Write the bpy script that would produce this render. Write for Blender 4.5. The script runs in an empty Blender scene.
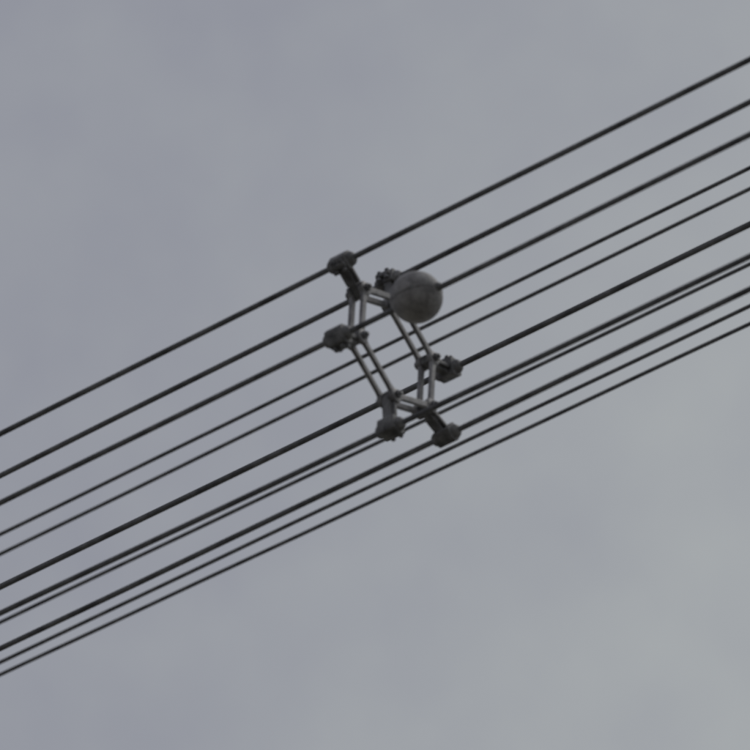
import bpy, bmesh, math, random
from mathutils import Vector, Matrix
random.seed(4)
sc = bpy.context.scene
sc.view_settings.view_transform = 'Standard'
sc.view_settings.look = 'None'
sc.view_settings.exposure = 0

# ------------------------------------------------------------ materials
def metal_mat(name, c1, c2, metallic, rough, scale, bump=0.3, spots=None):
    m = bpy.data.materials.new(name); m.use_nodes = True
    nt = m.node_tree; n = nt.nodes; l = nt.links
    b = n['Principled BSDF']
    tc = n.new('ShaderNodeTexCoord')
    no = n.new('ShaderNodeTexNoise'); no.inputs['Scale'].default_value = scale
    no.inputs['Detail'].default_value = 6; no.inputs['Roughness'].default_value = 0.65
    l.new(tc.outputs['Object'], no.inputs['Vector'])
    cr = n.new('ShaderNodeValToRGB')
    cr.color_ramp.elements[0].position = 0.35; cr.color_ramp.elements[0].color = (*c1, 1)
    cr.color_ramp.elements[1].position = 0.68; cr.color_ramp.elements[1].color = (*c2, 1)
    l.new(no.outputs['Fac'], cr.inputs['Fac'])
    l.new(cr.outputs['Color'], b.inputs['Base Color'])
    b.inputs['Metallic'].default_value = metallic
    mr = n.new('ShaderNodeMapRange')
    mr.inputs['To Min'].default_value = rough - 0.12; mr.inputs['To Max'].default_value = rough + 0.15
    l.new(no.outputs['Fac'], mr.inputs['Value']); l.new(mr.outputs['Result'], b.inputs['Roughness'])
    n2 = n.new('ShaderNodeTexNoise'); n2.inputs['Scale'].default_value = scale * 6
    n2.inputs['Detail'].default_value = 4
    l.new(tc.outputs['Object'], n2.inputs['Vector'])
    bp = n.new('ShaderNodeBump'); bp.inputs['Strength'].default_value = bump
    bp.inputs['Distance'].default_value = 0.002
    l.new(n2.outputs['Fac'], bp.inputs['Height']); l.new(bp.outputs['Normal'], b.inputs['Normal'])
    return m

M_wire = metal_mat('weathered_conductor', (0.075, 0.075, 0.08), (0.24, 0.24, 0.245), 0.1, 0.65, 9)
M_frame = metal_mat('dull_aluminium', (0.13, 0.125, 0.128), (0.36, 0.35, 0.355), 0.15, 0.55, 22)
M_arm = metal_mat('dark_cast_aluminium', (0.07, 0.07, 0.072), (0.27, 0.265, 0.265), 0.15, 0.6, 22, 0.5)
M_bolt = metal_mat('galvanised_bolt', (0.09, 0.09, 0.095), (0.3, 0.3, 0.31), 0.4, 0.5, 30)
M_ball = metal_mat('weathered_ball_shell', (0.15, 0.142, 0.142), (0.40, 0.385, 0.38), 0.0, 0.65, 15, 0.5)

# ------------------------------------------------------------ helpers
def finish(bm, name, mat, parent=None, bevel=0.0, angle=40):
    bmesh.ops.recalc_face_normals(bm, faces=bm.faces[:])
    me = bpy.data.meshes.new(name); bm.to_mesh(me); bm.free()
    for p in me.polygons: p.use_smooth = True
    me.set_sharp_from_angle(angle=math.radians(angle))
    me.materials.append(mat)
    ob = bpy.data.objects.new(name, me); sc.collection.objects.link(ob)
    if parent: ob.parent = parent
    if bevel > 0:
        md = ob.modifiers.new('bevel', 'BEVEL'); md.width = bevel; md.segments = 3
        md.limit_method = 'ANGLE'; md.angle_limit = math.radians(35)
    return ob

def frame(o, x, y, z):
    m = Matrix.Identity(4)
    for i in range(3):
        m[i][0] = x[i]; m[i][1] = y[i]; m[i][2] = z[i]; m[i][3] = o[i]
    return m

def lathe(bm, mtx, prof, seg=28, closed=True):
    """profile [(a, r)] revolved about local x axis"""
    rings = []
    for a, r in prof:
        rings.append([bm.verts.new(mtx @ Vector((a, r*math.cos(2*math.pi*i/seg), r*math.sin(2*math.pi*i/seg)))) for i in range(seg)])
    for k in range(len(rings)-1):
        for i in range(seg):
            j = (i+1) % seg
            bm.faces.new((rings[k][i], rings[k][j], rings[k+1][j], rings[k+1][i]))
    if closed:
        bm.faces.new(rings[0]); bm.faces.new(rings[-1])

def prism(bm, mtx, pts, h0, h1):
    a = [bm.verts.new(mtx @ Vector((h0, p[0], p[1]))) for p in pts]
    b = [bm.verts.new(mtx @ Vector((h1, p[0], p[1]))) for p in pts]
    bm.faces.new(a); bm.faces.new(b)
    for i in range(len(pts)):
        j = (i+1) % len(pts)
        bm.faces.new((a[i], a[j], b[j], b[i]))

def rect(y0, y1, z0, z1):
    return [(y0, z0), (y1, z0), (y1, z1), (y0, z1)]

# ------------------------------------------------------------ line geometry (world metres)
W = Vector((0.8078, -0.5897, 0)).normalized()      # direction of the line, horizontal
H = Vector((-0.5897, -0.8078, 0)).normalized()     # horizontal, square to the line
U = Vector((0, 0, 1))
R = 0.40
C1 = Vector((0.0644, 16.877, 16.870))
C2 = Vector((0.0, 25.362, 23.96))
A0 = 34.0
def radial(deg):
    a = math.radians(deg); return H*math.cos(a) + U*math.sin(a)
Nn = H*0.743 + U*0.669

def conductor(P, dslope, rad=0.0113):
    d = (W + Nn*(dslope/1.377)).normalized()
    s1 = Nn - d*Nn.dot(d); s1.normalize(); s2 = d.cross(s1)
    ts = []
    t = -220.0
    while t < 220:
        ts.append(t)
        t += 0.014 if abs(t) < 4.5 else (0.25 if abs(t) < 12 else 8)
        if ts[-1] < -12 and t > -12: t = -12
        if ts[-1] < -4.5 and t > -4.5: t = -4.5
    bm = bmesh.new(); prev = None; S = 36; lobes = 12
    ph = random.random()*6; ph2 = random.random()*6
    for t in ts:
        c = P + d*t + U*(t*t/(2*1600))
        c = c + U*0.0015*(math.sin(t*1.3+ph)-math.sin(ph)) + U*0.0008*(math.sin(t*4.1+ph2)-math.sin(ph2))
        tw = 2*math.pi*t/0.30 + ph
        ring = []
        for i in range(S):
            a = 2*math.pi*i/S
            r = rad*(1 - 0.11*(1-abs(math.cos(lobes*0.5*a)))**2)
            b = a + tw
            ring.append(bm.verts.new(c + s1*(r*math.cos(b)) + s2*(r*math.sin(b))))
        if prev:
            for i in range(S):
                j = (i+1) % S
                bm.faces.new((prev[i], prev[j], ring[j], ring[i]))
        prev = ring
    return finish(bm, 'power_line_conductor', M_wire, angle=180)

# each sub-conductor hangs a little off the ideal hexagon and drifts slightly in direction
near_off = [-0.0094, 0.0008, -0.0168, 0.0086, -0.0180, -0.0156]
near_ds = [-0.0002, 0.0031, -0.0013, 0.0009, -0.0060, -0.0008]
far_off = [0.0047, -0.0074, -0.0033, -0.0004, -0.0029, 0.0151]
far_ds = [-0.0008, -0.0003, -0.0035, -0.0077, -0.0024, -0.0016]
PN = [C1 + radial(A0+60*k)*R + Nn*near_off[k] for k in range(6)]
DN = [(W + Nn*(near_ds[k]/1.377)).normalized() for k in range(6)]
for k in range(6):
    conductor(PN[k], near_ds[k])
for k in range(6):
    conductor(C2 + radial(25.4+60*k)*R + Nn*far_off[k], far_ds[k], 0.0116)

# ------------------------------------------------------------ spacer damper
sp = bpy.data.objects.new('conductor_bundle_spacer', None); sc.collection.objects.link(sp)
sp.location = C1
RI = 0.262
bm = bmesh.new()
nodes = [radial(A0+60*k)*RI for k in range(6)]
for side in (-1, 1):
    off = 0.027*side
    for k in range(6):
        a = nodes[k]; b = nodes[(k+1) % 6]
        y = (b-a).normalized(); z = W.cross(y)
        m = frame(a, W, y, z); L = (b-a).length
        w = 0.0125
        pts = [(0, -w*1.6), (0.05, -w), (L-0.05, -w), (L, -w*1.6), (L, w*1.6), (L-0.05, w), (0.05, w), (0, w*1.6)]
        prism(bm, m, pts, off-0.0080, off+0.0080)
    for k in range(6):
        m = frame(nodes[k], W, radial(A0+60*k), W.cross(radial(A0+60*k)))
        lathe(bm, m, [(off-0.010, 0.029), (off-0.0085, 0.032), (off+0.0085, 0.032), (off+0.010, 0.029)])
finish(bm, 'frame_ring', M_frame, sp, 0.003)

shift = [0.0, -0.030, 0.004, 0.024, 0.004, 0.0]
for k in range(6):
    Q = PN[k] - C1 + DN[k]*shift[k]
    node = nodes[k]
    r = (Q-node); LA = r.length; r.normalize()
    z = W.cross(r).normalized(); x = r.cross(z)
    m = frame(node, x, r, z)
    bm = bmesh.new()
    pts = [(-0.026, -0.017), (0.02, -0.027), (LA-0.075, -0.021), (LA-0.045, -0.022), (LA-0.018, -0.033),
           (LA-0.018, 0.033), (LA-0.045, 0.022), (LA-0.075, 0.021), (0.02, 0.027), (-0.026, 0.017)]
    prism(bm, m, pts, -0.0165, 0.0165)
    prism(bm, m, rect(0.034, LA-0.022, -0.009, 0.009), -0.030, 0.030)
    finish(bm, 'arm_%d' % (k+1), M_arm, sp, 0.004)
    # clamp body round the conductor
    bm = bmesh.new()
    zc = DN[k].cross(r).normalized(); rc = zc.cross(DN[k])
    mc = frame(Q, DN[k], rc, zc)
    lathe(bm, mc, [(-0.062, 0.0125), (-0.061, 0.019), (-0.050, 0.027), (-0.02, 0.031), (0.02, 0.031), (0.050, 0.027), (0.061, 0.019), (0.062, 0.0125)])
    prism(bm, mc, [(-0.032, -0.036), (0.006, -0.041), (0.031, -0.030), (0.036, 0.0), (0.031, 0.030), (0.006, 0.041), (-0.032, 0.036)], -0.039, 0.039)
    prism(bm, mc, [(-0.012, 0.030), (-0.012, 0.053), (0.010, 0.053), (0.010, 0.030)], -0.032, 0.032)
    finish(bm, 'clamp_%d' % (k+1), M_arm, sp, 0.005)
    bm = bmesh.new()
    mb = frame(node, W, radial(A0+60*k), W.cross(radial(A0+60*k)))
    lathe(bm, mb, [(-0.056, 0.007), (-0.054, 0.009), (0.060, 0.009), (0.062, 0.007)], 12)
    lathe(bm, mb, [(-0.053, 0.0165), (-0.039, 0.0165)], 6)
    lathe(bm, mb, [(0.039, 0.0165), (0.053, 0.0165)], 6)
    for s in (-0.018, 0.018):
        mk = frame(Q + DN[k]*s + zc*0.043, rc, DN[k], zc)
        lathe(bm, mk, [(-0.028, 0.006), (0.026, 0.006)], 10)
        lathe(bm, mk, [(-0.026, 0.0105), (-0.0135, 0.0105)], 6)
        lathe(bm, mk, [(0.0115, 0.0105), (0.021, 0.0105)], 6)
    finish(bm, 'bolts_%d' % (k+1), M_bolt, sp, 0.001)

# ------------------------------------------------------------ marker ball
ball = bpy.data.objects.new('aerial_marker_ball', None); sc.collection.objects.link(ball)
cb = PN[5] + DN[5]*0.370 + Nn*0.004
ball.location = cb
RB = 0.1000
AX = (U*0.93 + H*0.36).normalized()
AX = (AX - W*AX.dot(W)).normalized()
HY = AX.cross(W)
for s, nm in ((1, 'upper_shell'), (-1, 'lower_shell')):
    bm = bmesh.new()
    mm = frame(Vector((0, 0, 0)), AX*s, W, AX.cross(W)*s)
    prof = [(0.0006, RB+0.0015), (0.0025, RB+0.0015), (0.0030, RB*0.998)]
    for i in range(1, 20):
        a = math.pi/2*i/20
        prof.append((0.0030+RB*0.97*math.sin(a), RB*math.cos(a)))
    prof.append((0.0030+RB*0.97, 0.0005))
    lathe(bm, mm, prof, 64)
    finish(bm, nm, M_ball, ball, 0, 50)
bm = bmesh.new()
for s in (-1, 1):
    m = frame(W*s*(RB-0.006), W*s, HY, AX)
    lathe(bm, m, [(0, 0.018), (0.010, 0.017), (0.014, 0.014), (0.019, 0.0135), (0.020, 0.0118)], 24)
finish(bm, 'entry_collars', M_arm, ball, 0.001)
bm = bmesh.new()
for i in range(8):
    a = math.radians(22.5+45*i)
    p = (W*math.cos(a)+HY*math.sin(a))*(RB-0.002)
    lathe(bm, frame(p, AX, W, HY), [(-0.009, 0.004), (0.009, 0.004)], 6)
finish(bm, 'flange_bolts', M_bolt, ball, 0.0005)

# ------------------------------------------------------------ ground
bm = bmesh.new()
n = 40; S = 6000
g = {}
for i in range(n+1):
    for j in range(n+1):
        x = ((i/n*2-1)**3)*S; y = ((j/n*2-1)**3)*S
        g[i, j] = bm.verts.new((x, y, 0.3*math.sin(x*0.013)*math.cos(y*0.017)))
for i in range(n):
    for j in range(n):
        bm.faces.new((g[i, j], g[i+1, j], g[i+1, j+1], g[i, j+1]))
mg = metal_mat('dry_grass_and_gravel', (0.08, 0.078, 0.06), (0.20, 0.19, 0.165), 0, 0.85, 0.4, 0.5)
finish(bm, 'ground', mg)

# ------------------------------------------------------------ sky
w = bpy.data.worlds.new('World'); sc.world = w; w.use_nodes = True
nt = w.node_tree; n = nt.nodes; l = nt.links
bg = n['Background']; out = n['World Output']
sky = n.new('ShaderNodeTexSky'); sky.sky_type = 'NISHITA'; sky.sun_disc = False
SE, SA = math.radians(58), math.radians(60)
sky.sun_elevation = SE; sky.sun_rotation = SA
l.new(sky.outputs['Color'], bg.inputs['Color']); bg.inputs['Strength'].default_value = 0.1
tc = n.new('ShaderNodeTexCoord')
def noise(scale, detail, rough, loc):
    mp = n.new('ShaderNodeMapping'); mp.inputs['Location'].default_value = loc
    l.new(tc.outputs['Generated'], mp.inputs['Vector'])
    x = n.new('ShaderNodeTexNoise'); x.inputs['Scale'].default_value = scale
    x.inputs['Detail'].default_value = detail; x.inputs['Roughness'].default_value = rough
    l.new(mp.outputs['Vector'], x.inputs['Vector']); return x
n1 = noise(9, 2, 0.4, (0.3, 0.1, 0.0)); n2 = noise(42, 5, 0.55, (2.1, 0.7, 0.4))
dot = n.new('ShaderNodeVectorMath'); dot.operation = 'DOT_PRODUCT'
dot.inputs[1].default_value = (0.93, 0.24, -0.28)
nrm = n.new('ShaderNodeVectorMath'); nrm.operation = 'NORMALIZE'
l.new(tc.outputs['Generated'], nrm.inputs[0]); l.new(nrm.outputs[0], dot.inputs[0])
lin = n.new('ShaderNodeMapRange'); lin.interpolation_type = 'SMOOTHSTEP'
lin.inputs['From Min'].default_value = -0.10; lin.inputs['From Max'].default_value = 0.10
l.new(dot.outputs['Value'], lin.inputs['Value'])
def madd(a, k, b):
    x = n.new('ShaderNodeMath'); x.operation = 'MULTIPLY_ADD'; x.inputs[1].default_value = k
    l.new(a, x.inputs[0])
    if isinstance(b, float): x.inputs[2].default_value = b
    else: l.new(b, x.inputs[2])
    return x.outputs[0]
v = madd(n1.outputs['Fac'], 0.35, -0.50)
v = madd(n2.outputs['Fac'], 0.75, v)
v = madd(lin.outputs['Result'], 0.85, v)
cr = n.new('ShaderNodeValToRGB')
e = cr.color_ramp.elements
e[0].position = 0.0; e[0].color = (0.290, 0.300, 0.342, 1)
e[1].position = 1.0; e[1].color = (0.385, 0.404, 0.412, 1)
l.new(v, cr.inputs['Fac'])
bg2 = n.new('ShaderNodeBackground'); bg2.inputs['Strength'].default_value = 1.0
l.new(cr.outputs['Color'], bg2.inputs['Color'])
ms = n.new('ShaderNodeMixShader'); ms.inputs['Fac'].default_value = 0.96
l.new(bg.outputs[0], ms.inputs[1]); l.new(bg2.outputs[0], ms.inputs[2])
l.new(ms.outputs[0], out.inputs['Surface'])

sd = bpy.data.lights.new('sun', 'SUN'); sd.energy = 0.7; sd.angle = math.radians(20); sd.color = (1, 0.97, 0.93)
so = bpy.data.objects.new('sun', sd); sc.collection.objects.link(so)
dirv = Vector((math.sin(SA)*math.cos(SE), math.cos(SA)*math.cos(SE), math.sin(SE)))
so.rotation_euler = dirv.to_track_quat('Z', 'Y').to_euler()

# ------------------------------------------------------------ camera
cd = bpy.data.cameras.new('camera'); cam = bpy.data.objects.new('camera', cd); sc.collection.objects.link(cam)
cam.location = (0, 0, 1.6)
cam.rotation_euler = (math.radians(90+41.9), 0, 0)
cd.sensor_width = 36; cd.lens = 283.2; cd.clip_end = 12000
cd.dof.use_dof = True; cd.dof.focus_distance = 27.3; cd.dof.aperture_fstop = 4.2
sc.camera = cam
